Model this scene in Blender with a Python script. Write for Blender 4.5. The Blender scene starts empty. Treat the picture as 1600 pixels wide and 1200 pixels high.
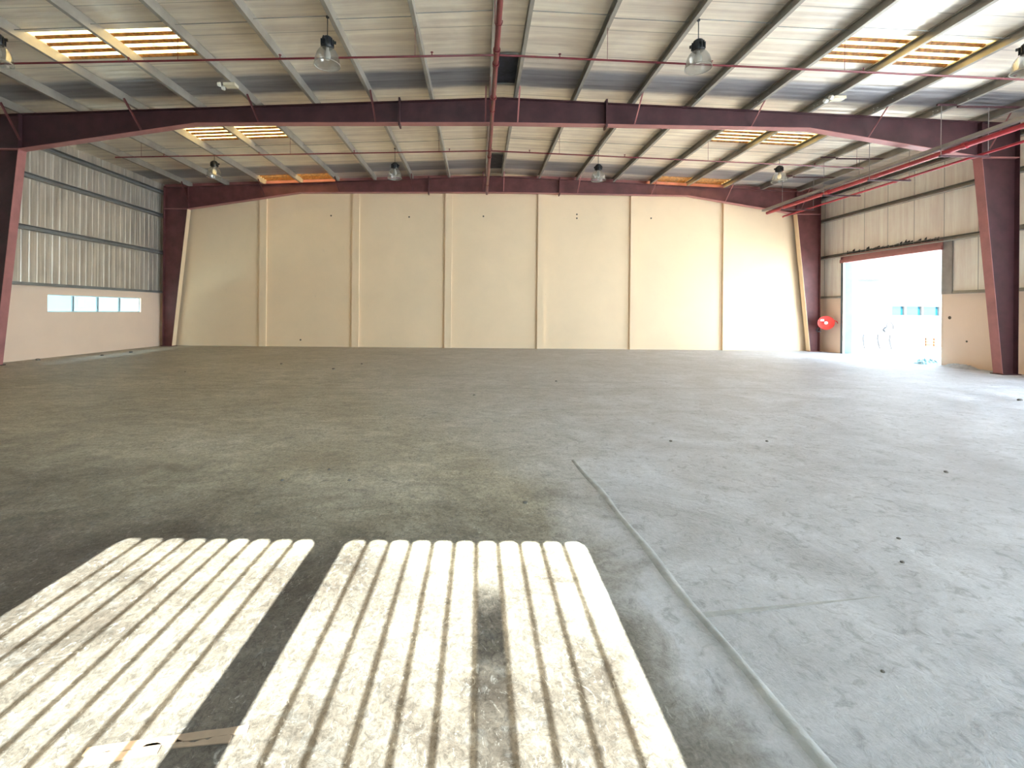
import bpy, math, random
from mathutils import Vector, Matrix
random.seed(7)
S = bpy.context.scene
COL = S.collection
PI = math.pi

# ------------------------------------------------------------------ camera, sky, sun, exposure
F = 720.0                      # focal length in pixels of a 1600-wide frame
cd = bpy.data.cameras.new('camera')
cam = bpy.data.objects.new('camera', cd); COL.objects.link(cam)
cam.location = (0, 0, 1.48)
cam.rotation_euler = (PI/2, -0.0085, 0)
cd.sensor_width = 36; cd.lens = F/1600*36
cd.shift_x = (800-748)/1600.0; cd.shift_y = (487-600)/1600.0
cd.clip_start = 0.05; cd.clip_end = 400
S.camera = cam

SUN_E = math.radians(50)       # sun behind the camera, shining along +y
W = bpy.data.worlds.new('sky'); S.world = W; W.use_nodes = True
wn = W.node_tree.nodes; wl = W.node_tree.links
bg = wn['Background']; bg.inputs['Color'].default_value = (0.66, 0.84, 1.0, 1); bg.inputs['Strength'].default_value = 8.3
sd = bpy.data.lights.new('sun', 'SUN'); sd.energy = 22.0; sd.angle = math.radians(0.17); sd.color = (1.0, 0.985, 0.965)
sun = bpy.data.objects.new('sun', sd); COL.objects.link(sun); sun.rotation_euler = (PI/2-SUN_E, 0, 0); sun.location = (0, -20, 30)

def portal(name, loc, rot, sx, sy):
    l = bpy.data.lights.new(name, 'AREA'); l.shape = 'RECTANGLE'; l.size = sx; l.size_y = sy
    l.cycles.is_portal = True
    o = bpy.data.objects.new(name, l); COL.objects.link(o); o.location = loc; o.rotation_euler = rot
portal('daylight_through_doorway', (13.95, 15.65, 1.72), (0, PI/2, 0), 3.4, 3.7)
portal('daylight_through_unseen_doorway', (13.95, 4.1, 2.3), (0, PI/2, 0), 4.6, 10.2)

S.view_settings.view_transform = 'Standard'
S.view_settings.look = 'None'
S.view_settings.exposure = 1.24
S.view_settings.gamma = 1.0
S.view_settings.use_curve_mapping = False
S.cycles.max_bounces = 12; S.cycles.diffuse_bounces = 7; S.cycles.transparent_max_bounces = 12

# ------------------------------------------------------------------ main dimensions (metres)
X0 = 0.57                      # ridge line
XL, XR = -12.8, 13.88          # inside faces of the side walls
YN, YE = 11.74, 18.5           # the two portal frames
YB = 18.74                     # face of the back wall
YR = -2.0                      # face of the rear wall, behind the camera
PS, P0 = 1.485, 0.32
def zr(x): return 7.10 - 0.042*abs(x-X0)
def pk(k, s): return X0 + s*(P0+PS*k)

# ------------------------------------------------------------------ mesh helper
class MB:
    def __init__(s): s.v = []; s.f = []; s.mi = []
    def add(s, vs, fs, m=0):
        n = len(s.v); s.v += [tuple(v) for v in vs]
        for f in fs: s.f.append(tuple(n+i for i in f)); s.mi.append(m)
        return s
    def box(s, x0, x1, y0, y1, z0, z1, m=0):
        vs = [(x, y, z) for z in (z0, z1) for y in (y0, y1) for x in (x0, x1)]
        return s.add(vs, [(0,2,3,1),(4,5,7,6),(0,1,5,4),(2,6,7,3),(0,4,6,2),(1,3,7,5)], m)
    def obox(s, c, sx, sy, sz, M=None, m=0):
        vs = []
        for z in (-sz/2, sz/2):
            for y in (-sy/2, sy/2):
                for x in (-sx/2, sx/2):
                    p = Vector((x, y, z))
                    if M is not None: p = M @ p
                    vs.append(p+Vector(c))
        return s.add(vs, [(0,2,3,1),(4,5,7,6),(0,1,5,4),(2,6,7,3),(0,4,6,2),(1,3,7,5)], m)
    def prism(s, poly, axis, a, b, m=0):
        """extrude a polygon: axis 'y' takes (x,z), 'x' takes (y,z), 'z' takes (x,y)"""
        def P(p, t): return {'y': (p[0], t, p[1]), 'x': (t, p[0], p[1]), 'z': (p[0], p[1], t)}[axis]
        n = len(poly); vs = [P(p, a) for p in poly]+[P(p, b) for p in poly]
        fs = [tuple(range(n))[::-1], tuple(range(n, 2*n))]+[(i, (i+1) % n, n+(i+1) % n, n+i) for i in range(n)]
        return s.add(vs, fs, m)
    def tube(s, pts, r, n=8, m=0, cap=True):
        pts = [Vector(p) for p in pts]; vs = []; N = len(pts)
        rr = r if isinstance(r, (list, tuple)) else [r]*N
        up = None
        for i, p in enumerate(pts):
            d = (pts[min(i+1, N-1)]-pts[max(i-1, 0)]).normalized()
            if up is None:
                up = Vector((0, 0, 1)) if abs(d.z) < .9 else Vector((1, 0, 0))
            a = d.cross(up).normalized(); b = a.cross(d).normalized(); up = b
            for k in range(n):
                t = 2*PI*k/n; vs.append(p+(a*math.cos(t)+b*math.sin(t))*rr[i])
        fs = []
        for i in range(N-1):
            for k in range(n):
                k2 = (k+1) % n; fs.append((i*n+k, i*n+k2, (i+1)*n+k2, (i+1)*n+k))
        if cap: fs += [tuple(range(n))[::-1], tuple(range((N-1)*n, N*n))]
        return s.add(vs, fs, m)
    def lathe(s, prof, n=24, c=(0, 0, 0), M=None, m=0, close=False):
        vs = []; N = len(prof)
        for (r, z) in prof:
            for k in range(n):
                t = 2*PI*k/n; p = Vector((r*math.cos(t), r*math.sin(t), z))
                if M is not None: p = M @ p
                vs.append(p+Vector(c))
        fs = []
        for i in range(N-1 if not close else N):
            j = (i+1) % N
            for k in range(n):
                k2 = (k+1) % n; fs.append((i*n+k, i*n+k2, j*n+k2, j*n+k))
        if not close: fs += [tuple(range(n))[::-1], tuple(range((N-1)*n, N*n))]
        return s.add(vs, fs, m)
    def build(s, name, mats, parent=None, smooth=False, kind=None, loc=None):
        me = bpy.data.meshes.new(name); me.from_pydata(s.v, [], s.f)
        for mm in (mats if isinstance(mats, (list, tuple)) else [mats]): me.materials.append(mm)
        me.polygons.foreach_set('material_index', s.mi)
        if smooth:
            me.polygons.foreach_set('use_smooth', [True]*len(s.f)); me.set_sharp_from_angle(angle=math.radians(40))
        me.update()
        o = bpy.data.objects.new(name, me); COL.objects.link(o)
        if parent is not None: o.parent = parent
        if kind: o['kind'] = kind
        if loc is not None: o.location = loc
        return o

def tag(o, label, cat, group=None):
    o['label'] = label; o['category'] = cat
    if group: o['group'] = group
    return o
def thing(name, label, cat, loc=(0, 0, 0), group=None):
    o = bpy.data.objects.new(name, None); COL.objects.link(o); o.location = loc; o.empty_display_size = .1
    return tag(o, label, cat, group)
def dup(root, loc, label=None):
    r = root.copy(); COL.objects.link(r); r.location = loc
    if label: r['label'] = label
    for ch in list(root.children):
        c = ch.copy(); COL.objects.link(c); c.parent = r
        for g in list(ch.children):
            d = g.copy(); COL.objects.link(d); d.parent = c
    return r

# ------------------------------------------------------------------ materials
class NT:
    def __init__(s, name):
        s.m = bpy.data.materials.new(name); s.m.use_nodes = True; s.t = s.m.node_tree
        s.n = s.t.nodes; s.l = s.t.links; s.b = s.n['Principled BSDF']; s.out = s.n['Material Output']
        s.tc = s.n.new('ShaderNodeTexCoord')
    def link(s, a, b): s.l.new(a, b)
    def mapping(s, scale=(1, 1, 1), loc=(0, 0, 0), rot=(0, 0, 0), src='Object'):
        mp = s.n.new('ShaderNodeMapping'); mp.inputs['Scale'].default_value = scale; mp.inputs['Location'].default_value = loc
        mp.inputs['Rotation'].default_value = rot
        s.link(s.tc.outputs[src], mp.inputs['Vector']); return mp.outputs['Vector']
    def noise(s, vec, scale=5, detail=4, rough=.55, dist=0):
        t = s.n.new('ShaderNodeTexNoise'); t.inputs['Scale'].default_value = scale; t.inputs['Detail'].default_value = detail
        t.inputs['Roughness'].default_value = rough; t.inputs['Distortion'].default_value = dist
        s.link(vec, t.inputs['Vector']); return t.outputs['Fac']
    def ramp(s, fac, stops):
        r = s.n.new('ShaderNodeValToRGB'); e = r.color_ramp.elements
        while len(e) < len(stops): e.new(.5)
        for i, (p, c) in enumerate(stops):
            e[i].position = p; e[i].color = tuple(c)+(1,) if isinstance(c, tuple) else (c, c, c, 1)
        s.link(fac, r.inputs['Fac']); return r.outputs['Color']
    def mix(s, fac, a, b, mode='MIX'):
        x = s.n.new('ShaderNodeMix'); x.data_type = 'RGBA'; x.blend_type = mode
        for v, i in ((fac, 0), (a, 6), (b, 7)):
            if isinstance(v, (int, float)): x.inputs[i].default_value = v if i == 0 else (v, v, v, 1)
            elif isinstance(v, tuple): x.inputs[i].default_value = v+(1,)
            else: s.link(v, x.inputs[i])
        return x.outputs[2]
    def math(s, op, a, b=0.0, c=None):
        x = s.n.new('ShaderNodeMath'); x.operation = op
        for v, i in ((a, 0), (b, 1), (c, 2)):
            if v is None: continue
            if isinstance(v, (int, float)): x.inputs[i].default_value = v
            else: s.link(v, x.inputs[i])
        return x.outputs[0]
    def xyz(s, vec):
        x = s.n.new('ShaderNodeSeparateXYZ'); s.link(vec, x.inputs[0]); return x.outputs
    def bump(s, h, strength=.3, dist=.02):
        b = s.n.new('ShaderNodeBump'); b.inputs['Strength'].default_value = strength; b.inputs['Distance'].default_value = dist
        s.link(h, b.inputs['Height']); s.link(b.outputs['Normal'], s.b.inputs['Normal'])
    def set(s, col=None, rough=None, metal=None, spec=None):
        for v, k in ((col, 'Base Color'), (rough, 'Roughness'), (metal, 'Metallic'), (spec, 'Specular IOR Level')):
            if v is None: continue
            if isinstance(v, (int, float)): s.b.inputs[k].default_value = v
            elif isinstance(v, tuple): s.b.inputs[k].default_value = v+(1,)
            else: s.link(v, s.b.inputs[k])
        return s

def simple(name, col, rough=.6, metal=0, var=.18, scale=3, spec=None, bump=0):
    n = NT(name); v = n.mapping(); f = n.noise(v, scale, 5)
    lo = tuple(max(0, c*(1-var)) for c in col); hi = tuple(min(1, c*(1+var)) for c in col)
    n.set(n.ramp(f, [(.3, lo), (.7, hi)]), rough, metal, spec)
    if bump: n.bump(n.noise(v, scale*6, 4), bump, .01)
    return n.m

def mat_floor():
    n = NT('worn_concrete'); v = n.mapping()
    big = n.noise(v, .22, 5, .6, .4)
    mid = n.noise(n.mapping(loc=(3, 9, 0)), 1.1, 7, .65, .8)
    fine = n.noise(v, 9, 6, .7, 1.2)
    fib = n.noise(n.mapping(scale=(1, .55, 1), rot=(0, 0, .5)), 16, 5, .75, 2.6)
    x, y, z = n.xyz(v)
    wob = n.math('MULTIPLY_ADD', mid, .9, -.45)
    xs = n.math('ADD', x, n.math('MULTIPLY', wob, .9))
    wide = n.math('MULTIPLY_ADD', n.math('MAXIMUM', n.math('ADD', y, -3.6), 0.0), 1.3, .45)
    right = n.ramp(n.math('ADD', n.math('DIVIDE', n.math('ADD', xs, -.72), wide), .5), [(.0, 0.0), (1.0, 1.0)])      # smoother, dustier bay right of the joint; bluish daylight put in its colour
    # ground-in black dirt, in the middle of the floor near the viewer
    wob2 = n.math('MULTIPLY_ADD', n.noise(n.mapping(loc=(7, 2, 0)), .9, 6, .68, 1.0), 3.2, -1.6)
    dirt = n.ramp(n.math('ADD', n.math('MULTIPLY_ADD', n.math('ADD', y, wob2), .25, -.3), n.math('MULTIPLY', n.math('MINIMUM', n.math('ADD', x, 1.2), 0.0), .09)), [(.28, 1.0), (.72, 0.0)])
    base = n.ramp(n.math('ADD', n.math('MULTIPLY', big, .5), n.math('MULTIPLY', mid, .5)), [(.34, (.25, .217, .162)), (.5, (.375, .34, .268)), (.66, (.48, .445, .375))])
    dusty_cool = n.ramp(mid, [(.34, (.37, .37, .385)), (.66, (.55, .55, .58))])
    c = n.mix(right, base, dusty_cool)
    c = n.mix(n.math('MULTIPLY', dirt, n.math('SUBTRACT', 1.0, right)), c, n.ramp(mid, [(.36, (.075, .061, .050)), (.66, (.170, .146, .122))]))
    sc = n.ramp(fib, [(.58, 0.0), (.66, 1.0)])
    c = n.mix(n.math('MULTIPLY', sc, .40), c, (.52, .50, .47))
    c = n.mix(n.math('MULTIPLY', n.ramp(fine, [(.34, 1.0), (.47, 0.0)]), .45), c, (.16, .155, .15))
    grain = n.noise(n.mapping(scale=(1, .8, 1), rot=(0, 0, .4)), 34, 4, .8, 1.2)
    c = n.mix(n.math('SUBTRACT', 1.0, n.math('MULTIPLY', right, .72)), c, n.mix(1.0, c, n.ramp(grain, [(.36, .62), (.5, 1.0), (.66, 1.32)]), 'MULTIPLY'))
    blot = n.noise(n.mapping(loc=(1, 5, 0), scale=(.8, 1.5, 1)), 2.4, 7, .72, 1.4)
    c = n.mix(n.math('SUBTRACT', 1.0, n.math('MULTIPLY', right, .7)), c, n.mix(1.0, c, n.ramp(blot, [(.36, .80), (.5, 1.0), (.64, 1.2)]), 'MULTIPLY'))
    jl = n.math('ABSOLUTE', n.math('ADD', n.math('SUBTRACT', y, n.math('MULTIPLY', x, .055)), -8.9))
    c = n.mix(n.math('MULTIPLY', n.ramp(jl, [(.012, 1.0), (.03, 0.0)]), .35), c, (.13, .12, .10))
    n.set(c, n.ramp(mid, [(.3, .38), (.7, .62)]), 0, .27)
    h = n.math('ADD', n.math('MULTIPLY', fine, .35), n.math('ADD', n.math('MULTIPLY', mid, .9), n.math('MULTIPLY', fib, .25)))
    n.bump(h, .5, .035); return n.m

def mat_foil(name, along, col=(.72, .69, .62), rough=.34, metal=.55, bands=(), st_amt=1.0, seam_amt=.6, bmp=.35, seam_col=(.18, .16, .14)):
    """quilted foil insulation facing; ribs repeat along axis index `along`"""
    n = NT(name); v = n.mapping(); c3 = n.xyz(v)
    st = [.25, .25, .25]; st[along] = 4.0
    streak = n.noise(n.mapping(scale=tuple(st)), 1.6, 5, .65, .3)
    blotch = n.noise(v, .55, 4, .6, .5)
    t = n.math('ADD', n.math('MULTIPLY', streak, .6), n.math('MULTIPLY', blotch, .4))
    lo = tuple(c*(1-.28*st_amt) for c in col); hi = tuple(min(1, c*1.15) for c in col)
    cc = n.ramp(t, [(.36, lo), (.62, hi)])
    fr = n.math('FRACT', n.math('MULTIPLY', c3[along], 1/.95))
    seam = n.ramp(n.math('ABSOLUTE', n.math('ADD', fr, -.5)), [(0.0, 1.0), (.018, 0.0)])
    cc = n.mix(n.math('MULTIPLY', seam, seam_amt), cc, seam_col)
    mt = metal
    if bands:                                         # single sheets of bare, greyer aluminium facing
        yy = n.math('ADD', c3[along], n.math('MULTIPLY_ADD', blotch, .24, -.12)); bm = None
        for (a, b) in bands:
            q = n.math('MULTIPLY', n.ramp(n.math('MULTIPLY_ADD', yy, 1.0, -a+.5), [(.42, 0.0), (.58, 1.0)]), n.ramp(n.math('MULTIPLY_ADD', yy, -1.0, b+.5), [(.42, 0.0), (.58, 1.0)]))
            bm = q if bm is None else n.math('MAXIMUM', bm, q)
        cc = n.mix(n.math('MULTIPLY', bm, .85), cc, n.ramp(streak, [(.35, (.16, .165, .19)), (.65, (.36, .36, .39))]))
    n.set(cc, n.ramp(streak, [(.3, rough-.06), (.7, rough+.16)]), mt)
    wv = n.math('SINE', n.math('MULTIPLY', c3[along], 2*PI/.19))
    h = n.math('ADD', n.math('MULTIPLY', wv, .5), n.math('ADD', n.math('MULTIPLY', streak, 3.0), n.math('MULTIPLY', n.noise(v, 5, 3), .6)))
    n.bump(h, bmp, .012); return n.m

def mat_fibreglass():
    n = NT('yellowed_fibreglass'); v = n.mapping()
    f = n.noise(n.mapping(scale=(.5, 2, 1)), 14, 5, .75, .6); g = n.noise(v, 3, 3)
    col = n.ramp(n.math('ADD', n.math('MULTIPLY', f, .7), n.math('MULTIPLY', g, .3)), [(.36, (.14, .058, .010)), (.46, (.34, .21, .062)), (.62, (.41, .31, .14))])
    tr = n.n.new('ShaderNodeBsdfTranslucent'); n.link(col, tr.inputs['Color'])
    df = n.n.new('ShaderNodeBsdfDiffuse'); n.link(col, df.inputs['Color'])
    mx = n.n.new('ShaderNodeMixShader'); mx.inputs[0].default_value = .25
    n.link(tr.outputs[0], mx.inputs[1]); n.link(df.outputs[0], mx.inputs[2]); n.link(mx.outputs[0], n.out.inputs['Surface'])
    return n.m
def mat_clear(name, col, gloss=.06, speck=0):
    n = NT(name); tp = n.n.new('ShaderNodeBsdfTransparent'); gl = n.n.new('ShaderNodeBsdfGlossy'); gl.inputs['Roughness'].default_value = .08
    if speck:
        f = n.noise(n.mapping(scale=(1, 1, .6)), 2.5, 5, .65, .6)
        n.link(n.ramp(f, [(.25, tuple(c*(1-speck) for c in col)), (.65, col)]), tp.inputs['Color'])
    else: tp.inputs['Color'].default_value = col+(1,)
    mx = n.n.new('ShaderNodeMixShader'); mx.inputs[0].default_value = gloss
    n.link(tp.outputs[0], mx.inputs[1]); n.link(gl.outputs[0], mx.inputs[2]); n.link(mx.outputs[0], n.out.inputs['Surface'])
    return n.m
def mat_grime():
    """film of dirt on one channel of the light sheet: thick in its upper part, thinning downwards"""
    n = NT('grime_film'); v = n.mapping(); z = n.xyz(v)[2]
    nz = n.noise(v, 9, 5, .7)
    a = n.math('ADD', z, n.math('MULTIPLY_ADD', nz, .5, -.25))
    d = n.ramp(n.math('MULTIPLY', a, 1/3.0), [(.32, (.88, .88, .88)), (.55, (.62, .62, .62)), (.64, (.14, .14, .14)), (.72, (.10, .10, .10)), (.78, (.55, .55, .55)), (.84, (.95, .95, .95))])
    tp = n.n.new('ShaderNodeBsdfTransparent'); n.link(d, tp.inputs['Color']); n.link(tp.outputs[0], n.out.inputs['Surface']); return n.m

def mat_painted(name, col, scuff=(.45, .36, .28), rough=.6, amt=.25):
    n = NT(name); v = n.mapping(); f = n.noise(v, .7, 5, .6, .3); g = n.noise(n.mapping(scale=(1, 1, .35)), 6, 5, .7)
    c = n.ramp(f, [(.3, tuple(x*.93 for x in col)), (.7, col)])
    c = n.mix(n.math('MULTIPLY', n.ramp(g, [(.66, 0.0), (.78, 1.0)]), amt), c, scuff)
    n.set(c, rough, 0, .3); n.bump(n.noise(v, 14, 4), .12, .01); return n.m

M_floor = mat_floor()
M_roof = mat_foil('foil_roof_lining', 1, (.93, .81, .69), .34, .45, ((10.55, 11.42), (16.9, 17.95)))
M_clad = mat_foil('foil_wall_lining', 1, (.64, .58, .49), .36, .5, (), 1.2, .9, .28, (.95, .93, .88))
M_cladr = mat_foil('foil_faced_board', 1, (.96, .83, .73), .5, .1, (), .5, .85)
M_cream = mat_painted('cream_precast', (.92, .71, .475))
M_beige = mat_painted('beige_plaster', (.93, .71, .54))
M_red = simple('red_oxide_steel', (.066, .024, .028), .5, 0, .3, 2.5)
M_redg = simple('glare_tinted_red_oxide', (.14, .045, .043), .5, 0, .3, 2.5)  # red oxide lightened to stand in for glare haze from the doorway
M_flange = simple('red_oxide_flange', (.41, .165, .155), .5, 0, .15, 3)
M_galv = simple('galvanised_steel', (.36, .33, .28), .45, .3, .2, 2)
M_girt = simple('grey_primed_girt', (.27, .27, .25), .5, .3, .2, 2)
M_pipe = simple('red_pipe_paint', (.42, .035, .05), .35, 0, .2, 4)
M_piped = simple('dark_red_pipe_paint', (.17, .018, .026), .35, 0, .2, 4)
M_grey = simple('shade_strip_grey', (.30, .27, .25), .5, .2, .2, 3)
M_fib = mat_fibreglass()
M_fibd = simple('dirty_fibreglass_rib', (.22, .10, .03), .7, 0, .6, 14)
M_black = simple('black_enamel', (.014, .015, .018), .4, 0, .2, 8)
M_dark = simple('dark_felt', (.035, .035, .042), .8, 0, .5, 6)
M_steel = simple('bright_nut', (.75, .75, .72), .35, .6, .05, 8)
M_white = simple('white_enamel', (.80, .79, .74), .4, 0, .06, 4)
M_fitting = simple('cream_fitting', (.72, .66, .50), .5, 0, .08, 6)
M_hred = simple('hose_reel_red', (.70, .05, .035), .35, 0, .12, 6)
M_orange = simple('orange_plastic', (.30, .085, .02), .5, 0, .1, 5)
M_card = simple('brown_cardboard', (.33, .235, .165), .85, 0, .15, 12)
M_chip = simple('rubble_chip', (.19, .175, .155), .9, 0, .35, 20)
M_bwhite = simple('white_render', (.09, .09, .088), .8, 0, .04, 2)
M_pale = simple('pale_blue_steel', (.45, .58, .64), .5, 0, .1, 2)
M_ground = simple('pale_yard_concrete', (.62, .62, .60), .9, 0, .12, .8)
M_blue = simple('blue_window_glass', (.006, .05, .075), .2, 0, .1, 1)
M_tarp = simple('pale_blue_plastic', (.40, .68, .80), .35, 0, .2, 6)
M_glass = mat_clear('window_glass', (.86, .97, .97), .05)
M_sheet = mat_clear('clear_ribbed_sheet', (.89, .935, .91), .03, .12)
M_rib = mat_clear('ribbed_sheet_web', (.50, .46, .40), .02)
M_side = simple('grey_green_render', (.10, .135, .135), .8, 0, .15, .6)
M_mul = simple('aluminium_mullion', (.16, .18, .19), .4, .5, .1, 5)
M_tape = simple('torn_black_membrane', (.03, .028, .028), .8, 0, .3, 10)
M_pit = simple('anchor_hole_dark', (.12, .09, .06), .9, 0, .2, 10)
M_dust = simple('grey_dust', (.42, .42, .42), .9, 0, .2, 9)
M_seam = simple('mortar_joint', (.37, .365, .355), .8, 0, .25, 7, None, .4)

def mat_acrylic():
    n = NT('prismatic_acrylic'); n.set((.42, .41, .385), .14, .75); 
    tp = n.n.new('ShaderNodeBsdfTransparent'); mx = n.n.new('ShaderNodeMixShader'); mx.inputs[0].default_value = .45
    n.link(n.b.outputs[0], mx.inputs[1]); n.link(tp.outputs[0], mx.inputs[2]); n.link(mx.outputs[0], n.out.inputs['Surface']); return n.m
M_acr = mat_acrylic()

# ------------------------------------------------------------------ floor, yard
MB().box(XL-.2, XR+.25, YR-.1, YB+.3, -.15, 0).build('floor', M_floor, kind='structure')
g = MB(); g.box(XR+.25, 60, -40, 60, -.2, -.02); g.box(-60, XL-.2, -40, 60, -.2, -.02); g.build('ground', M_ground, kind='structure')
# raised mortar joint along the floor
mb = MB(); pts = []
for i in range(61):
    y = 1.0+i*.06
    x = 1.16-.065*(y-1.49)+.012*math.sin(y*2.1)+.006*math.sin(y*7)
    pts.append((x, y))
for j in range(60):
    (xa, ya), (xb, yb) = pts[j], pts[j+1]
    w = .026+.005*math.sin(ya*5.3)
    A = [(xa-w, ya, .0005), (xa-w*.4, ya, .011), (xa+w*.4, ya, .011), (xa+w, ya, .0005)]
    B = [(xb-w, yb, .0005), (xb-w*.4, yb, .011), (xb+w*.4, yb, .011), (xb+w, yb, .0005)]
    mb.add(A+B, [(0, 1, 5, 4), (1, 2, 6, 5), (2, 3, 7, 6)])
mb.build('trim_1', M_seam, kind='structure', smooth=True)
mb = MB()
for j in range(20):
    xa = 1.12+j*.05; xb = xa+.05; ya = 2.26+.16*(xa-1.1); yb = 2.26+.16*(xb-1.1); w = .02*(1-j/22)
    mb.add([(xa, ya-w, .0005), (xa, ya, .006*(1-j/22)+.0008), (xa, ya+w, .0005), (xb, yb-w, .0005), (xb, yb, .006*(1-(j+1)/22)+.0008), (xb, yb+w, .0005)], [(0, 3, 4, 1), (1, 4, 5, 2)])
mb.build('trim_2', M_seam, kind='structure', smooth=True)

# ------------------------------------------------------------------ roof lining with skylight openings
SKY_Y = [(-.45, .52), (4.15, 5.12), (8.75, 9.72), (13.35, 14.33), (17.95, YB-.03)]
ys = sorted({YR-.1, YB+.3} | {v for a in SKY_Y for v in a})
mb = MB(); TH = .05
for s in (-1, 1):
    eave = XL-.3 if s < 0 else XR+.3
    xs = [X0, pk(4, s)-s*.0, pk(6, s), eave]
    for i in range(3):
        xa, xb = xs[i], xs[i+1]
        for j in range(len(ys)-1):
            ya, yb = ys[j], ys[j+1]
            if i == 1 and any(abs(ya-a[0]) < 1e-6 for a in SKY_Y): continue
            v = [(xa, ya, zr(xa)), (xb, ya, zr(xb)), (xb, yb, zr(xb)), (xa, yb, zr(xa))]
            v += [(p[0], p[1], p[2]+TH) for p in v]
            mb.add(v, [(0, 1, 2, 3), (7, 6, 5, 4), (0, 4, 5, 1), (1, 5, 6, 2), (2, 6, 7, 3), (3, 7, 4, 0)])
mb.build('ceiling', M_roof, kind='structure')
# translucent sheets
wh = {8.75: 'in the near bay', 13.35: 'just beyond the near red frame', 17.95: 'against the far red frame'}
for (ya, yb) in SKY_Y:
    for s in (-1, 1):
        for h in (0, 1):
            if ya < 8 and h == 1: continue
            k0, k1 = (4+h, 5+h) if ya > 8 else (4, 6)
            xa, xb = sorted((pk(k0, s), pk(k1, s)))
            prof = []; n = 4; p = (yb-ya)/n
            mb = MB(); y = ya
            for q in range(n):
                prof += [(y, .0, 1), (y+p*.16, .045, 0), (y+p*.78, .045, 1), (y+p*.94, .0, 1)]
                y += p
            prof.append((yb, 0, 1))
            for q in range(len(prof)-1):
                (y1, h1, m1), (y2, h2, _) = prof[q], prof[q+1]
                m1 = 0 if (h1 > .01 and h2 > .01) else 1
                mb.add([(xa, y1, zr(xa)+h1+.006), (xb, y1, zr(xb)+h1+.006), (xb, y2, zr(xb)+h2+.006), (xa, y2, zr(xa)+h2+.006)], [(0, 1, 2, 3)], m1)
            o = mb.build('roof_light', [M_fib, M_fibd])
            if ya > 8:
                side = 'left' if s < 0 else 'right'
                tag(o, 'yellowed ribbed roof light %s, %s slope, %s pane' % (wh[ya], side, 'ridge-side' if h == 0 else 'wall-side'), 'skylight', 'yellowed roof lights')
            else:
                tag(o, 'yellowed ribbed roof light overhead behind the viewer', 'skylight', 'roof lights overhead')

# ------------------------------------------------------------------ back wall
wb = MB().box(XL-.2, XR+.25, YB, YB+.2, 0, 7.15).build('wall_back', M_cream, kind='structure')
MB().box(XL, XR, YB-.02, YB-.001, 6.30, 7.0).build('red_bounce_strip', M_flange, wb)  # strip coloured for red light reflected onto the wall top
for i in range(6):
    x = -8.86+i*3.756
    MB().box(x-.04, x+.24, YB-.09, YB, 0, 6.33).build('trim_%d' % (3+i), M_cream, kind='structure')
hole = None
for (px, py) in [(412, 335), (516, 337), (638, 339), (754, 338), (900, 335), (900, 341), (1016, 341), (558, 452), (696, 486), (470, 531)]:
    x = (px-748)*YB/F; z = 1.48+(487+.0085*(px-748)-py)*YB/F
    b = MB().lathe([(.001, 0), (.035, 0), (.035, .004), (.001, .004)], 10, (0, 0, 0), Matrix.Rotation(PI/2, 3, 'X'))
    b.build('anchor_hole', M_pit, wb, loc=(x, YB-.0005, z))

# ------------------------------------------------------------------ side walls
def corrug(x, y0, y1, z0, z1, sgn, skip=()):
    """ribbed lining board in the plane x; sgn = side the ribs stand out to"""
    mb = MB(); p = .2375; y = y0; prof = []
    while y < y1-1e-6:
        for (t, h) in ((0, 0), (.66, 0), (.76, .009), (.90, .009)):
            if y+t*p < y1: prof.append((y+t*p, h))
        y += p
    prof.append((y1, 0))
    for (a, ha), (b, hb) in zip(prof[:-1], prof[1:]):
        mb.add([(x+sgn*ha, a, z0), (x+sgn*hb, b, z0), (x+sgn*hb, b, z1), (x+sgn*ha, a, z1)], [(0, 1, 2, 3)])
    mb.box(x-sgn*.02 if sgn < 0 else x-.03, x-sgn*.01 if sgn < 0 else x-.02, y0, y1, z0, z1)
    return mb
ZW = 2.12
WY0, WY1, WZ0, WZ1 = 13.68, 17.46, 1.36, 1.885       # strip window in the left wall
mb = MB()
mb.box(XL-.2, XL, YR, WY0, 0, ZW); mb.box(XL-.2, XL, WY1, YB, 0, ZW)
mb.box(XL-.2, XL, WY0, WY1, 0, WZ0); mb.box(XL-.2, XL, WY0, WY1, WZ1, ZW)
wl_ = mb.build('wall_left', M_beige, kind='structure')
corrug(XL-.03, YR, YB, ZW, 6.62, 1).build('cladding', M_clad, wl_)
w1 = MB(); fr = .025
w1.box(XL-.12, XL-.06, WY0, WY1, WZ0, WZ0+fr); w1.box(XL-.12, XL-.06, WY0, WY1, WZ1-fr, WZ1)
w1.box(XL-.12, XL-.06, WY0, WY0+fr, WZ0, WZ1); w1.box(XL-.12, XL-.06, WY1-fr, WY1, WZ0, WZ1)
w1o = w1.build('window_1', M_pale, kind='structure')
for i in range(4):
    a = WY0+(WY1-WY0)*i/4; b = WY0+(WY1-WY0)*(i+1)/4
    MB().box(XL-.095, XL-.09, a, b, WZ0, WZ1).build('pane', M_glass, w1o)
    if i: MB().box(XL-.115, XL-.065, a-.022, a+.022, WZ0, WZ1).build('mullion', M_mul, w1o)

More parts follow.
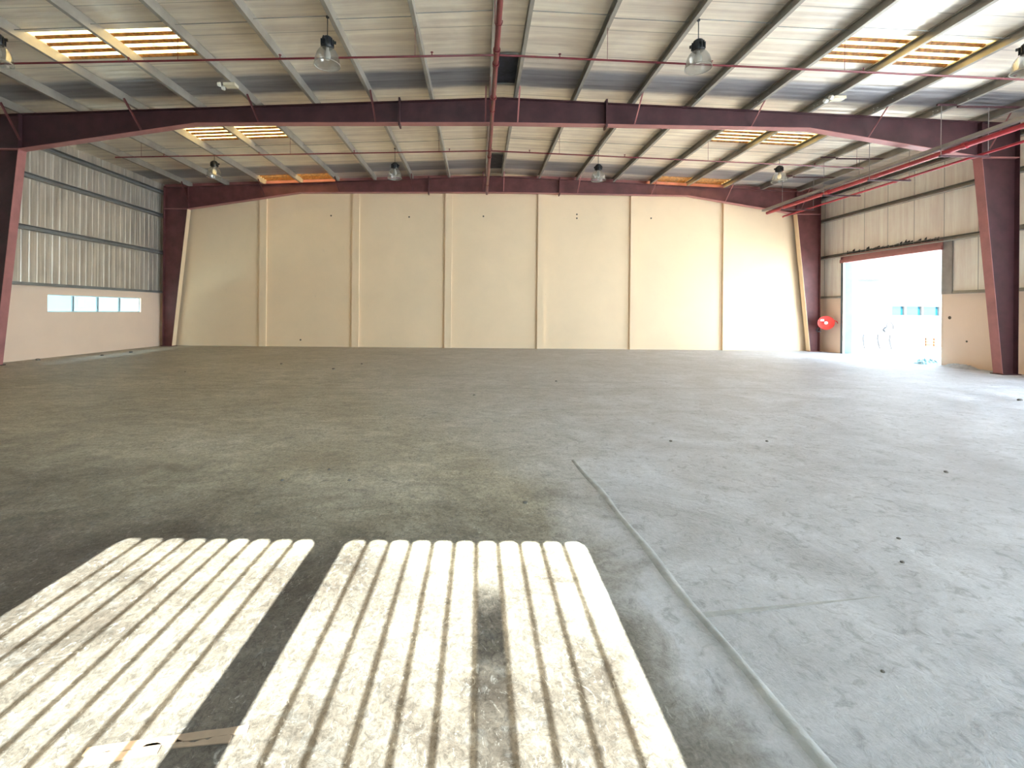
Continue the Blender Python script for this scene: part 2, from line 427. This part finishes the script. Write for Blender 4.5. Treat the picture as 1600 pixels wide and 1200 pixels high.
DY0, DY1, DZ = 13.80, 17.50, 3.45                     # doorway in the right wall
EY0, EY1, EZ = -1.0, 9.2, 4.6                          # unseen doorway read off the floor light, enlarged to brighten the right side
mb = MB()
for (a, b) in ((YR, EY0), (EY1, DY0), (DY1+.1, YB)):
    mb.box(XR, XR+.2, a, b, 0, ZW)
wr = mb.build('wall_right', M_beige, kind='structure')
cm = MB()
for (a, b, z0) in ((YR, EY0, ZW), (EY0, EY1, EZ), (EY1, DY0, ZW), (DY0, DY1+.1, DZ+.3), (DY1+.1, YB, ZW)):
    cm.box(XR+.01, XR+.05, a, b, z0, 6.62)
cm.build('cladding', M_cladr, wr)
# ragged black membrane torn open along the foot of the boards over the door
mb = MB(); y = DY0+.1; top = []
while y < DY1-.1:
    hgt = .05+.16*random.random()**1.5*(.5+.5*math.sin(y*3.1)**2)
    w = .07+.13*random.random()
    mb.add([(XR-.005, y, DZ+.32), (XR-.005, y+w, DZ+.32), (XR-.006, y+w*(.7+.4*random.random()), DZ+.34+hgt*.6), (XR-.004, y+w*.3*random.random(), DZ+.34+hgt)], [(0, 1, 2, 3)])
    y += w*(.75+random.random()*.55)
mb.build('torn_membrane', M_tape, wr)

d1 = MB()                                             # door frame: lintel and pale jamb
d1.box(XR-.06, XR+.14, DY0-.05, DY1+.12, DZ+.12, DZ+.3)
d1.box(XR-.1, XR+.16, DY0-.05, DY1+.12, DZ, DZ+.12)
d1o = d1.build('door_1', M_flange, kind='structure')
MB().box(XR-.06, XR+.52, DY1, DY1+.1, 0, DZ+.3).build('jamb', simple('blue_grey_steel', (.055, .088, .108), .5, 0, .15, 3), d1o)
MB().box(XR-.07, XR+.0, DY1-.03, DY1+.0, 0, DZ).build('guide_rail', M_galv, d1o)
MB().box(XR-.03, XR+.2, DY0-.30, DY0, ZW, DZ+.3).build('jamb', M_grey, d1o)  # grey strip standing in for the shading on the cladding beside the door
MB().box(XR, XR+.2, DY0-.01, DY0+.02, 0, ZW).build('jamb', M_beige, d1o)
MB().box(XR-.03, XR+.2, EY0-.1, EY1+.1, EZ, EZ+.2).build('door_unseen', M_flange, kind='structure')

# ------------------------------------------------------------------ rear wall behind the viewer, with two ribbed light sheets
tE = math.tan(SUN_E); ZT = (2.985-YR)*tE; PITCH = .1385
SH = [(-2.275, -2.275+9*PITCH), (-.835, -.835+11*PITCH)]; ZB = 2.9
mb = MB()
cuts = [XL-.2, SH[0][0], SH[0][1], SH[1][0], SH[1][1], XR+.25]
for i in range(5):
    a, b = cuts[i], cuts[i+1]
    if i in (1, 3): mb.box(a, b, YR-.03, YR, 0, ZB); mb.box(a, b, YR-.03, YR, ZT+.02, 7.15)
    else: mb.box(a, b, YR-.03, YR, 0, 7.15)
mb.build('wall_rear', M_clad, kind='structure')
for wi, (a, b) in enumerate(SH):
    n = round((b-a)/PITCH)
    fm = MB()                                         # closure piece: the rounded ends of the channels
    for i in range(n):
        c = a+(i+.5)*PITCH; r = PITCH/2; N = 12; hh = .115
        arc = [(c+r*math.cos(PI*t/N), ZT-hh+hh*math.sin(PI*t/N)) for t in range(N+1)]
        for t in range(N):
            (xa, za), (xb, zb) = arc[t], arc[t+1]
            fm.add([(xa, YR-.004, za), (xb, YR-.004, zb), (xb, YR-.004, ZT+.03), (xa, YR-.004, ZT+.03)], [(0, 1, 2, 3)])
    wo = fm.build('window_%d' % (wi+2), M_galv, kind='structure')
    sh = MB().box(a, b, YR-.012, YR-.010, ZB, ZT).build('pane', M_sheet, wo)
    for i in range(1, n):
        x = a+i*PITCH
        MB().box(x-.015, x+.015, YR-.008, YR-.0079, ZB, ZT-.03).build('rib', M_rib, wo)
    if wi == 1:
        MB().box(a+6*PITCH+.008, a+7*PITCH-.008, 0, .001, 0, ZT-ZB-.1).build('grime_film', mat_grime(), wo, loc=(0, YR-.008, ZB))

# ------------------------------------------------------------------ portal frames
HX = 13.05
def portal_frame(y, label, beige):
    M_red = M_redg if beige else globals()['M_red']  # end frame takes the glare-lightened red
    root = thing('portal_frame', label, 'steel frame', (X0, y, 0))
    t = .007; fw = .11
    for s in (-1, 1):
        hx = HX if s > 0 else HX+.13
        xo = s*hx; ib = s*(hx-.37); it = s*(hx-.94); zk = 5.48
        c = MB().prism([(xo, 0), (ib, 0), (it, zk), (xo, zk)], 'y', -t, t).build('column', M_red, root)
        ln = math.hypot(it-ib, zk)
        f = MB(); d = s*.012
        f.prism([(ib, 0), (ib-d, 0), (it-d, zk), (it, zk)], 'y', -fw, fw)
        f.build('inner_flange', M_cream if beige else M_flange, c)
        MB().prism([(xo, 0), (xo+d, 0), (xo+d, 6.4), (xo, 6.4)], 'y', -fw, fw).build('outer_flange', M_red, c)
        MB().box(min(xo+s*.05, ib-s*.05), max(xo+s*.05, ib-s*.05), -.15, .15, 0, .02).build('base_plate', M_red, c)
        MB().box(min(xo, it-s*.03), max(xo, it-s*.03), -fw, fw, zk, zk+.025).build('cap_plate', M_flange, c)
        zt = lambda x: zr(X0+x)-.2
        prof = [(xo, zk+.025), (it, zk+.025), (s*7.75, 6.20), (s*2.62, 6.25), (0, 6.27), (0, zt(0)), (xo, zt(xo))]
        r = MB().prism(prof, 'y', -t, t).build('rafter', M_red, root)
        b = MB()
        for (p, q) in zip(prof[1:4], prof[2:5]):
            b.prism([p, q, (q[0], q[1]-.014), (p[0], p[1]-.014)], 'y', -fw, fw)
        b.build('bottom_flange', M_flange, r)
        MB().prism([(0, zt(0)), (xo, zt(xo)), (xo, zt(xo)-.012), (0, zt(0)-.012)], 'y', -fw, fw).build('top_flange', M_red, r)
        MB().box(s*2.62-.02, s*2.62+.02, -fw-.02, fw+.02, 6.17, zt(s*2.62)+.08).build('splice_plate', M_red, r)
        MB().box(it-.012, it+.012, -fw, fw, zk, zt(it)).build('stiffener', M_red, r)
    return root
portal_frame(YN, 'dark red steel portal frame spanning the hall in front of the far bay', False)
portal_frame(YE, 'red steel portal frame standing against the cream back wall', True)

# ------------------------------------------------------------------ purlins
words = ['first', 'second', 'third', 'fourth', 'fifth', 'sixth', 'seventh', 'eighth', 'ninth']
nut = MB().lathe([(.001, 0), (.014, 0), (.014, .012), (.001, .012)], 8, (0, 0, 0), Matrix.Rotation(-PI/2, 3, 'Y'))
nut_src = None
for s in (-1, 1):
    for k in range(9):
        x = pk(k, s); zb = zr(x)-.2; zt = zr(x)-.004; q = .004; fl = .075
        # C section, web on its right, open towards the left
        mb = MB()
        mb.box(x+fl/2-q, x+fl/2, YR+.01, YE+.1, zb, zt)
        mb.box(x-fl/2, x+fl/2-q, YR+.01, YE+.1, zb, zb+q); mb.box(x-fl/2, x+fl/2-q, YR+.01, YE+.1, zt-q, zt)
        mb.box(x-fl/2, x-fl/2+q, YR+.01, YE+.1, zb+q, zb+.022); mb.box(x-fl/2, x-fl/2+q, YR+.01, YE+.1, zt-.022, zt-q)
        o = mb.build('roof_purlin', M_galv)
        tag(o, 'galvanised roof purlin, %s from the ridge on the %s slope' % (words[k], 'left' if s < 0 else 'right'), 'purlin', 'roof purlins')
        if s > 0 and 3 <= k <= 7:
            for (dy, dz) in ((-.22, .06), (-.22, .13), (-.34, .10), (-.75, .13), (-1.05, .06)):
                b = nut.build('bolt', M_steel, o, loc=(x+fl/2-q, YN+dy, zb+dz)) if nut_src is None else nut_src.copy()
                if nut_src is None: nut_src = b
                else: COL.objects.link(b); b.parent = o; b.location = (x+fl/2-q, YN+dy, zb+dz)

# sag rods between purlins
for (yy, wb_) in ((8.42, 'over the near bay'), (14.6, 'over the far bay')):
    for s in (-1, 1):
        for k in range(8):
            xa, xb = pk(k, s), pk(k+1, s); o_ = .09*(k % 2)
            o = MB().tube([(xa+.03*s, yy+o_, zr(xa)-.10), (xb-.03*s, yy+o_, zr(xb)-.10)], .007, 6).build('sag_rod', M_girt)
            tag(o, 'thin steel sag rod between the %s and %s purlins %s, %s slope' % (words[k], words[k+1], wb_, 'left' if s < 0 else 'right'), 'rod', 'sag rods')
# fly braces from purlins down to the rafters
for (yy, wf) in ((YN, 'near red frame'), (YE, 'far red frame')):
    for s in (-1, 1):
        for k in (0, 2, 4, 6, 8):
            x = pk(k, s)+(.06 if (k, s) != (0, -1) else -.12); ax = abs(x-X0)
            zb = 6.27-.009*ax if ax < 7.75 else 6.20-(ax-7.75)/(12.11-7.75)*.70
            mb = MB(); A = Vector((x, yy-.62, zr(x)-.15)); B = Vector((x, yy-(.03 if k < 8 else .14), zb+.04 if k < 8 else 5.7))
            d = (B-A); L = d.length; R = d.to_track_quat('X', 'Z').to_matrix()
            mb.obox((A+B)/2, L, .035, .004, R); mb.obox((A+B)/2+R @ Vector((0, .017, -.017)), L, .004, .035, R)
            o = mb.build('fly_brace', M_flange if s > 0 else M_redg)  # same braces, coloured darker on the dim left side
            tag(o, 'slanting steel brace from the %s purlin to the %s, %s slope' % (words[k], wf, 'left' if s < 0 else 'right'), 'brace', 'fly braces')

# ------------------------------------------------------------------ wall girts
for (side, xa, xb, cut) in (('left', XL, X0-HX-.142, None), ('right', X0+HX+.012, XR, (DY0-.05, DY1+.12))):
    for (z, nm) in ((ZW, 'lowest'), (3.68, 'second'), (5.15, 'third'), (6.08, 'topmost')):
        segs = [(YR+.02, YB-.02)]
        if side == 'right' and z < DZ: segs = [(9.0, DY0-.31), (DY1+.1, YB-.02)]
        elif side == 'right' and z < 4: segs = [(9.0, YB-.02)]
        for si, (a, b) in enumerate(segs):
            hh = .10 if z > ZW else .09
            if side == 'right': mb = MB().prism([(xb, z), (xb-.17, z), (xb-.17, z+.02), (xb-.02, z+.02), (xb-.02, z+hh), (xb, z+hh)] if z == ZW else
                                                 [(xb, z), (xb-.17, z), (xb-.17, z+.022), (xb-.166, z+.022), (xb-.166, z+.005), (xb-.005, z+.005), (xb-.005, z+.12), (xb-.17, z+.12), (xb-.17, z+.125), (xb, z+.125)], 'y', a, b)
            else: mb = MB().prism([(xa, z), (xa+.17, z), (xa+.17, z+.02), (xa+.02, z+.02), (xa+.02, z+hh), (xa, z+hh)] if z == ZW else
                                  [(xa, z), (xa+.17, z), (xa+.17, z+.022), (xa+.166, z+.022), (xa+.166, z+.005), (xa+.005, z+.005), (xa+.005, z+.12), (xa+.17, z+.12), (xa+.17, z+.125), (xa, z+.125)], 'y', a, b)
            o = mb.build('wall_girt_rail', M_girt if side == 'left' else M_galv)
            extra = '' if len(segs) == 1 else (', camera side of the doorway' if si == 0 else ', between the doorway and the back corner')
            tag(o, '%s horizontal steel girt on the %s wall%s' % (nm, side, extra), 'girt', 'wall girts')

# ------------------------------------------------------------------ sprinkler pipes
PX, PZ = .28, 6.13
t = thing('sprinkler_main', 'red sprinkler main running under the ridge', 'pipe', (PX, 8, PZ))
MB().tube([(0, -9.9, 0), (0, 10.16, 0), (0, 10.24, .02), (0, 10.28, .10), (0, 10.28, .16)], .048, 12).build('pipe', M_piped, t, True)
for y in (2, 8.2-8, 8.65-8, 13.8-8):
    MB().tube([(0, y-.04, 0), (0, y+.04, 0)], .066, 12).build('coupling', M_piped, t, True)
for y in (-.6, 2.6, 5.2, 8.8):
    m = MB().tube([(-.06, y, -.02), (-.06, y, zr(PX)-.12-PZ)], .007, 6)
    m.tube([(-.06, y, 0), (-.045, y, -.045), (0, y, -.058), (.045, y, -.045), (.06, y, 0), (.06, y, .03)], .008, 6)
    m.build('hanger', M_piped, t)
for (yy, lab) in ((8.65, 'thin red sprinkler branch behind the near lamps, %s of the ridge main'), (13.8, 'thin red sprinkler branch beyond the near frame, %s of the ridge main')):
    for s in (-1, 1):
        sl = .026 if s < 0 else .038
        t = thing('sprinkler_branch', lab % ('left' if s < 0 else 'right'), 'pipe', (PX, yy, PZ+.17))
        m = MB().tube([(0 if s < 0 else .03, 0, 0), (s*11.2, 0, -sl*11.2)], .019, 8)
        if s < 0: m.tube([(0, 0, -.10), (0, 0, .012)], .024, 8)
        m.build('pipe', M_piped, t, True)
        for i in range(4):
            x = s*(1.2+2.85*i)
            m = MB().tube([(x, 0, -sl*abs(x)), (x, 0, -sl*abs(x)+.07)], .010, 6); m.tube([(x, 0, -sl*abs(x)+.07), (x, 0, -sl*abs(x)+.076)], .028, 8)
            m.build('sprinkler_head', M_piped, t)
        for k in (1, 4, 7):
            x = pk(k, s)-PX
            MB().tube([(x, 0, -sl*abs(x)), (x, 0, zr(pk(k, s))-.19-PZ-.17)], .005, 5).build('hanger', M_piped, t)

t = thing('sprinkler_riser_main', 'thick red pipe under a grey channel along the right side', 'pipe', (11.05, 8, 5.36))
MB().tube([(0, -9.9, 0), (0, 9.7, 0)], .058, 12).build('pipe', M_pipe, t, True)
for y in (-2, 2.5, 6.6):
    MB().tube([(0, y-.05, 0), (0, y+.05, 0)], .074, 12).build('coupling', M_pipe, t, True)
o = MB().prism([(10.93, 5.45), (11.05, 5.45), (11.05, 5.455), (10.935, 5.455), (10.935, 5.52), (11.05, 5.52), (11.05, 5.525), (10.93, 5.525)], 'y', -1.9, 17.85).build('cable_channel', M_grey)
tag(o, 'grey steel channel running just above the thick red side pipe', 'channel')
t = thing('sprinkler_drain_pipe', 'thinner red pipe running beside the thick one, nearer the right wall', 'pipe', (11.9, 8, 5.31))
MB().tube([(0, -9.9, 0), (0, 10.0, 0), (0, 10.08, -.01)], .032, 10).build('pipe', M_pipe, t, True)
for y in (1.2, 5.2, 9.0):
    MB().tube([(0, y-.035, 0), (0, y+.035, 0)], .044, 10).build('coupling', M_pipe, t, True)
hl = {8.6: 'in front of the near frame', 10.9: 'closest to the near frame', 12.9: 'first beyond the near frame', 14.6: 'second beyond the near frame', 16.6: 'third beyond the near frame'}
for y, lb in hl.items():
    t = thing('pipe_hanger', 'threaded rod hanger carrying the red side pipes, '+lb, 'hanger', (11.4, y, 5.27), 'side pipe hangers')
    xk = pk(7, 1)
    for x in (10.90, 12.02):
        MB().tube([(x-11.4, 0, -.02), (x-11.4, 0, zr(x)-.2-5.27)], .007, 6).build('rod', M_grey, t)
    MB().box(10.86-11.4, 12.06-11.4, -.02, .02, -.036, .003).build('cross_bar', M_red, t)
    MB().box(10.80-11.4, xk+.05-11.4, -.02, .02, zr(xk)-.205-5.27, zr(xk)-.17-5.27).build('top_bracket', M_red, t)
    MB().box(xk+.0-11.4, pk(8, 1)+.05-11.4, -.02, .02, zr(12.0)-.215-5.27, zr(12.0)-.18-5.27).build('top_bracket', M_red, t)

# ------------------------------------------------------------------ high-bay lamps
def lamp():
    r = thing('high_bay_lamp', 'lamp', 'pendant lamp', (0, 0, 0), 'high bay lamps')
    rod = MB().tube([(0, 0, .02), (0, 0, .46)], .008, 6); rod.lathe([(.001, .44), (.03, .44), (.03, .47), (.001, .47)], 10)
    rod.build('rod', M_black, r)
    h = MB().lathe([(.001, .03), (.05, .03), (.085, .005), (.098, -.03), (.10, -.15), (.088, -.175), (.001, -.175)], 18)
    for k in range(12):
        a = 2*PI*k/12; h.obox((.104*math.cos(a), .104*math.sin(a), -.09), .03, .008, .12, Matrix.Rotation(a, 3, 'Z'))
    ho = h.build('ballast_housing', M_black, r, True)
    for k in range(3):
        a = 2*PI*k/3+.35
        MB().obox((.125*math.cos(a), .125*math.sin(a), -.055), .05, .022, .05, Matrix.Rotation(a, 3, 'Z')).build('clip', M_black, ho)
    N = 48; prof = [(.085, -.172), (.12, -.195), (.155, -.235), (.185, -.29), (.205, -.36), (.218, -.43), (.224, -.48)]
    m = MB(); vs = []
    for (rad, z) in prof:
        for k in range(N):
            a = 2*PI*k/N; rr = rad*(1+(.012 if k % 2 else -.004)); vs.append((rr*math.cos(a), rr*math.sin(a), z))
    m.add(vs, [(i*N+k, i*N+(k+1) % N, (i+1)*N+(k+1) % N, (i+1)*N+k) for i in range(len(prof)-1) for k in range(N)])
    re = m.build('reflector', M_acr, r, True)
    MB().lathe([(.222, -.478), (.231, -.478), (.231, -.492), (.222, -.492)], 40, close=True).build('rim', M_galv, re, True)
    MB().lathe([(.001, -.17), (.03, -.175), (.03, -.22), (.055, -.27), (.06, -.33), (.045, -.38), (.001, -.40)], 14).build('bulb', M_white, r, True)
    return r
L0 = None
for (px, y, sx, lab) in [(508, 8.3, 1, 'bell lamp in the near row, left of the ridge pipe, whole in view'), (1093, 8.3, 1, 'bell lamp in the near row, right of the ridge pipe'),
                  (-9, 8.3, 1, 'bell lamp cut off by the left edge of the photo'), (1604, 8.3, 1, 'bell lamp cut off by the right edge of the photo'),
                  (333, 15.0, 1, 'small distant bell lamp nearest the left wall'), (615, 15.0, 1, 'small distant bell lamp left of the ridge pipe'),
                  (933, 15.0, 1, 'small distant bell lamp right of the ridge pipe'), (1211, 15.0, 1, 'small distant bell lamp nearest the right wall, over the red pipes')]:
    x = (px-748)*y/F; k = min(((abs(pk(k, s)-x), k, s) for k in range(9) for s in (-1, 1)))
    xp = pk(k[1], k[2]); x = xp+(.055 if x > xp else -.055) if abs(x-xp) > .055 else x
    z = 6.38 if y < 10 else 6.28; rl = (zr(x)-.2-z)/.45
    if L0 is None: L0 = lamp(); L0.location = (x, y, z); L0['label'] = lab
    q = L0 if L0['label'] == lab else dup(L0, (x, y, z), lab)
    for ch in q.children:
        if ch.name.startswith('rod'): ch.scale.z = rl

# twin emergency floodlights under purlins
def flood(x, y, z, lab, sgn):
    r = thing('emergency_light', lab, 'emergency light', (x, y, z), 'twin emergency lights')
    MB().box(-.13, .13, -.09, .09, -.06, .0).build('body', M_fitting, r)
    for i in (0, 1):
        m = MB().lathe([(.001, 0), (.05, 0), (.055, .03), (.04, .07), (.001, .075)], 14, (sgn*.19, -.07+.17*i, -.045), Matrix.Rotation(sgn*PI/2, 3, 'Y') @ Matrix.Rotation(.3, 3, 'X'))
        h = m.build('lamp_head', M_white, r, True)
    MB().box(-.02, .02, -.05, .05, 0, .02).build('bracket', M_girt, r)
flood(pk(4, -1), 10.5, zr(pk(4, -1))-.22, 'cream twin-head emergency light under a purlin left of the ridge', -1)
flood(pk(5, 1)+.02, 10.75, zr(pk(5, 1))-.22, 'cream twin-head emergency light under a purlin right of the ridge', -1)

# dark panels closing the ridge
for (ya, yb, lab) in ((10.0, 11.25, 'dark square panel at the ridge in front of the near frame'), (16.3, 17.9, 'dark panel at the ridge above the back wall')):
    p = MB(); xa, xb = .40, .83
    p.add([(xa, ya, zr(xa)-.02), (xb, ya, zr(xb)-.02), (xb, yb, zr(xb)-.02), (xa, yb, zr(xa)-.02), (xa, ya, zr(xa)), (xb, ya, zr(xb)), (xb, yb, zr(xb)), (xa, yb, zr(xa))],
          [(3, 2, 1, 0), (4, 5, 6, 7), (0, 1, 5, 4), (1, 2, 6, 5), (2, 3, 7, 6), (3, 0, 4, 7)])
    o = p.build('ridge_panel', M_dark); tag(o, lab, 'panel', 'dark ridge panels')
    fr_ = MB(); fr_.box(xa, xb, yb, yb+.03, zr(xb)-.035, zr(xb)); fr_.box(xa, xb, ya-.03, ya, zr(xb)-.035, zr(xb)); fr_.build('edge_strip', M_girt, o)

# ------------------------------------------------------------------ fire hose reel on the right wall
r = thing('fire_hose_reel', 'red fire hose reel on the beige wall beside the doorway', 'fire hose reel', (13.56, 17.98, 1.16))
R = Matrix.Rotation(math.radians(-38), 3, 'Z') @ Matrix.Rotation(PI/2, 3, 'X')
for z in (-.09, .09):
    d = MB().lathe([(.001, z-.006), (.245, z-.006), (.262, z-.018), (.27, z), (.262, z+.018), (.245, z+.006), (.001, z+.006)], 36, (0, 0, 0), R).build('reel_disc', M_hred, r, True)
    d['label'] = 'round red side plate'
MB().lathe([(.09, -.08), (.19, -.08), (.205, -.05), (.19, -.03), (.208, 0), (.19, .03), (.205, .05), (.19, .08), (.09, .08)], 28, (0, 0, 0), R, close=True).build('hose_coil', M_black, r, True)
MB().lathe([(.001, .09), (.06, .09), (.06, .13), (.001, .135)], 18, (0, 0, 0), R).build('hub', M_white, r, True)
MB().obox(R @ Vector((-.12, .10, .098)), .12, .08, .004, R).build('sticker', M_white, r)
MB().tube([(.02, .02, 0), (.14, .10, 0), (.315, .10, 0)], .025, 8).build('wall_bracket', M_hred, r, True)
MB().tube([(.17, -.16, .10), (.24, -.22, .06), (.27, -.24, -.02)], [.022, .02, .014], 8).build('nozzle', M_hred, r, True)
MB().tube([(-.2, .12, -.2), (-.26, .16, -.30), (-.20, .18, -.36), (-.08, .16, -.33)], .02, 8).build('hose_end', M_black, r, True)

# ------------------------------------------------------------------ things on the floor
def strip(name, a, b, w, z, lab, torn=False):
    a = Vector(a); b = Vector(b); d = (b-a).normalized(); nrm = Vector((-d.y, d.x)); n = 14; mb = MB(); top = []; bot = []
    for i in range(n+1):
        p = a+(b-a)*i/n; j = (random.random()-.5)*(.018 if torn else .003)
        top.append(p+nrm*(w/2)); bot.append(p-nrm*(w/2+j))
    poly = [(p.x, p.y) for p in top]+[(p.x, p.y) for p in reversed(bot)]
    mb.prism(poly, 'z', z, z+.004)
    o = mb.build(name, M_card); return tag(o, lab, 'cardboard', 'cardboard strips')
strip('cardboard_strip', (-.80, 1.625), (-1.30, 1.535), .030, .0005, 'long thin brown cardboard strip lying on the dark floor')
strip('cardboard_strip', (-.84, 1.582), (-1.02, 1.562), .022, .0005, 'short torn brown cardboard scrap with a ragged edge', True)
strip('cardboard_strip', (-1.06, 1.548), (-1.28, 1.50), .034, .0005, 'wider cardboard piece at the sunlit edge in the foreground', True)
chips = [(823, 786, .03), (290, 581, .03), (440, 569, .05), (522, 577, .06), (566, 569, .05), (516, 734, .025), (443, 751, .025), (548, 751, .025), (1595, 626, .07),
         (1200, 690, .03), (1480, 738, .03), (1407, 842, .02), (1413, 879, .02), (1384, 1050, .014), (205, 551, .10), (160, 556, .08), (60, 563, .1), (1050, 690, .03), (870, 596, .04), (742, 618, .04)]
for (px, py, sz) in chips:
    hor = 487+.0085*(px-748); y = 1.48*F/(py-hor); x = (px-748)*y/F
    m = MB(); sides = 7; vs = []
    for (q, rr) in ((0, .9), (.35, 1.0), (.6, .6)):
        for k in range(sides):
            a = 2*PI*k/sides; e = rr*(.75+.5*random.random()); vs.append((.6*sz*e*math.cos(a), .5*sz*e*math.sin(a), sz*q*.8))
    m.add(vs, [(i*sides+k, i*sides+(k+1) % sides, (i+1)*sides+(k+1) % sides, (i+1)*sides+k) for i in range(2) for k in range(sides)]+[tuple(range(2*sides, 3*sides))])
    o = m.build('rubble_chip', M_chip, loc=(x, y, 0)); tag(o, 'small dark chip of rubble lying on the concrete floor', 'rubble chip', 'rubble chips')

m = MB(); N = 14
for i in range(N+1):
    for j in range(N+1):
        u, v = i/N, j/N; e = max(0, math.sin(PI*u)*math.sin(PI*v))
        m.v.append((13.40+.47*u, 12.55+1.0*v, .0006+.10*(1-math.cos(PI*min(1, e*1.1)))/2*(.8+.4*random.random())))
for i in range(N):
    for j in range(N):
        a = i*(N+1)+j; m.f.append((a, a+N+1, a+N+2, a+1)); m.mi.append(0)
o = m.build('sand_mound', M_dust, smooth=True); o['kind'] = 'stuff'; tag(o, 'low mound of grey dust against the beige wall between doorway and near column', 'dust')
for (y, z, q) in ((13.58, 1.42, .05), (13.1, .75, .03)):
    MB().lathe([(.001, 0), (q, 0), (q*.9, .004), (.001, .004)], 9, (0, 0, 0), Matrix.Rotation(-PI/2, 3, 'Y')).build('anchor_hole', M_pit, wr, loc=(XR, y, z))

# crumpled plastic at the foot of the doorway
m = MB(); N = 16
for i in range(N+1):
    for j in range(N+1):
        u, v = i/N, j/N; e = min(u, 1-u, v, 1-v)*2
        z = .006+e**.5*(.10+.12*random.random())*(.6+.4*math.sin(u*9+v*5))
        m.v.append((13.35+.62*u+.03*random.random(), 13.86+.5*v+.03*random.random(), max(.004, z)))
for i in range(N):
    for j in range(N):
        a = i*(N+1)+j; m.f.append((a, a+N+1, a+N+2, a+1)); m.mi.append(0)
tag(m.build('plastic_sheet', M_tarp), 'crumpled pale blue plastic sheet at the foot of the doorway', 'plastic sheet')

# ------------------------------------------------------------------ outside
mb = MB(); FY = 22.3
wins = [(17.5, 20.02-.0), (20.08, 20.62), (20.72, 21.46), (21.52, 22.3)]
nb = thing('neighbouring_building', 'white building with blue strip windows across the yard', 'building', (22, FY, -.02))
wx = [(-2.0, -1.40), (-1.29, -.56), (-.48, .30), (.40, 1.15)]; wz0, wz1 = 1.50, 1.93
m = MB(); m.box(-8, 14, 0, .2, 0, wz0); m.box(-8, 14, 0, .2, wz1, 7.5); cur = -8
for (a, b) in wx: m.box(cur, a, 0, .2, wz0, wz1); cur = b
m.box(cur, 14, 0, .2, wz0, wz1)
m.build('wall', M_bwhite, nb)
for (a, b) in wx: MB().box(a, b, .10, .12, wz0, wz1).build('window', M_blue, nb)
MB().box(-4.6, -2.6, -.25, 0, 3.2, 3.3).build('canopy', M_bwhite, nb)
lb = thing('side_building', 'pale building seen through the strip window', 'building', (-17.2, 20, -.02))
MB().box(-.2, 0, -14, 12, 0, 6).build('wall', M_side, lb)
m = MB()
for q in range(5): m.box(0, .03, -.20, .02, 1.56+.066*q, 1.60+.066*q)
m.build('louvre_vent', M_grey, lb)
def chair(x, y, rz, lab):
    r = thing('yard_chair', lab, 'chair', (x, y, -.02), 'chairs in the yard'); r.rotation_euler = (0, 0, rz)
    s_ = MB().prism([(-.22, .42), (.2, .40), (.22, .43), (-.2, .46)], 'y', -.22, .22).build('seat', M_white, r)
    MB().prism([(.18, .43), (.21, .43), (.30, .86), (.27, .87)], 'y', -.21, .21).build('backrest', M_white, r)
    for q in (-.23, .23):
        MB().tube([(.28, q, .66), (.0, q, .66), (-.2, q, .62), (-.22, q, .44), (-.16, q, .2), (-.1, q, .02), (.24, q, .015)], .034, 8).build('frame', M_black, r, True)
chair(17.15, 20.75, .5, 'white chair with a dark bent-tube frame outside, closest to the door jamb')
chair(18.0, 20.3, .3, 'white chair with a dark bent-tube frame outside, second from the door jamb')
r = thing('hose_tap', 'small dark tap box with a looped hose on the white building', 'tap', (19.55, 22.155, .78))
MB().obox((0, -.04, 0), .2, .08, .2, Matrix.Rotation(PI/4, 3, 'Y')).build('box', M_black, r)
MB().tube([(.02, -.06, .1), (.04, -.06, .28), (.12, -.06, .36), (.24, -.06, .34), (.33, -.06, .2), (.34, -.06, -.02), (.30, -.06, -.2)], .022, 8).build('hose', M_black, r, True)
r = thing('orange_crate', 'orange slatted crate by the white building outside', 'crate', (20.7, 20.9, -.02))
m = MB()
for q in range(3): m.box(-.25, .25, -.2, -.18, .12+.13*q, .21+.13*q)
for q in range(3): m.box(-.25, .25, .18, .2, .12+.13*q, .21+.13*q)
m.box(-.25, .25, -.2, .2, .08, .1)
m.build('slats', M_orange, r)
for (a, b) in ((-.25, -.2), (.22, -.2), (-.25, .18), (.22, .18)): MB().box(a, a+.03, b, b+.02, 0, .48).build('corner_post', M_orange, r)
m = MB()
for q in range(70):
    cx = 18.6+random.random()*2.6; cy = 19.6+random.random()*.5; sz = .03+.06*random.random()
    m.obox((cx, cy, -.02+sz*.3), sz*2, sz*1.6, sz, Matrix.Rotation(random.random()*3, 3, 'Z'))
o = m.build('rubble_heap', M_chip); o['kind'] = 'stuff'; tag(o, 'low line of broken rubble along the yard outside', 'rubble')
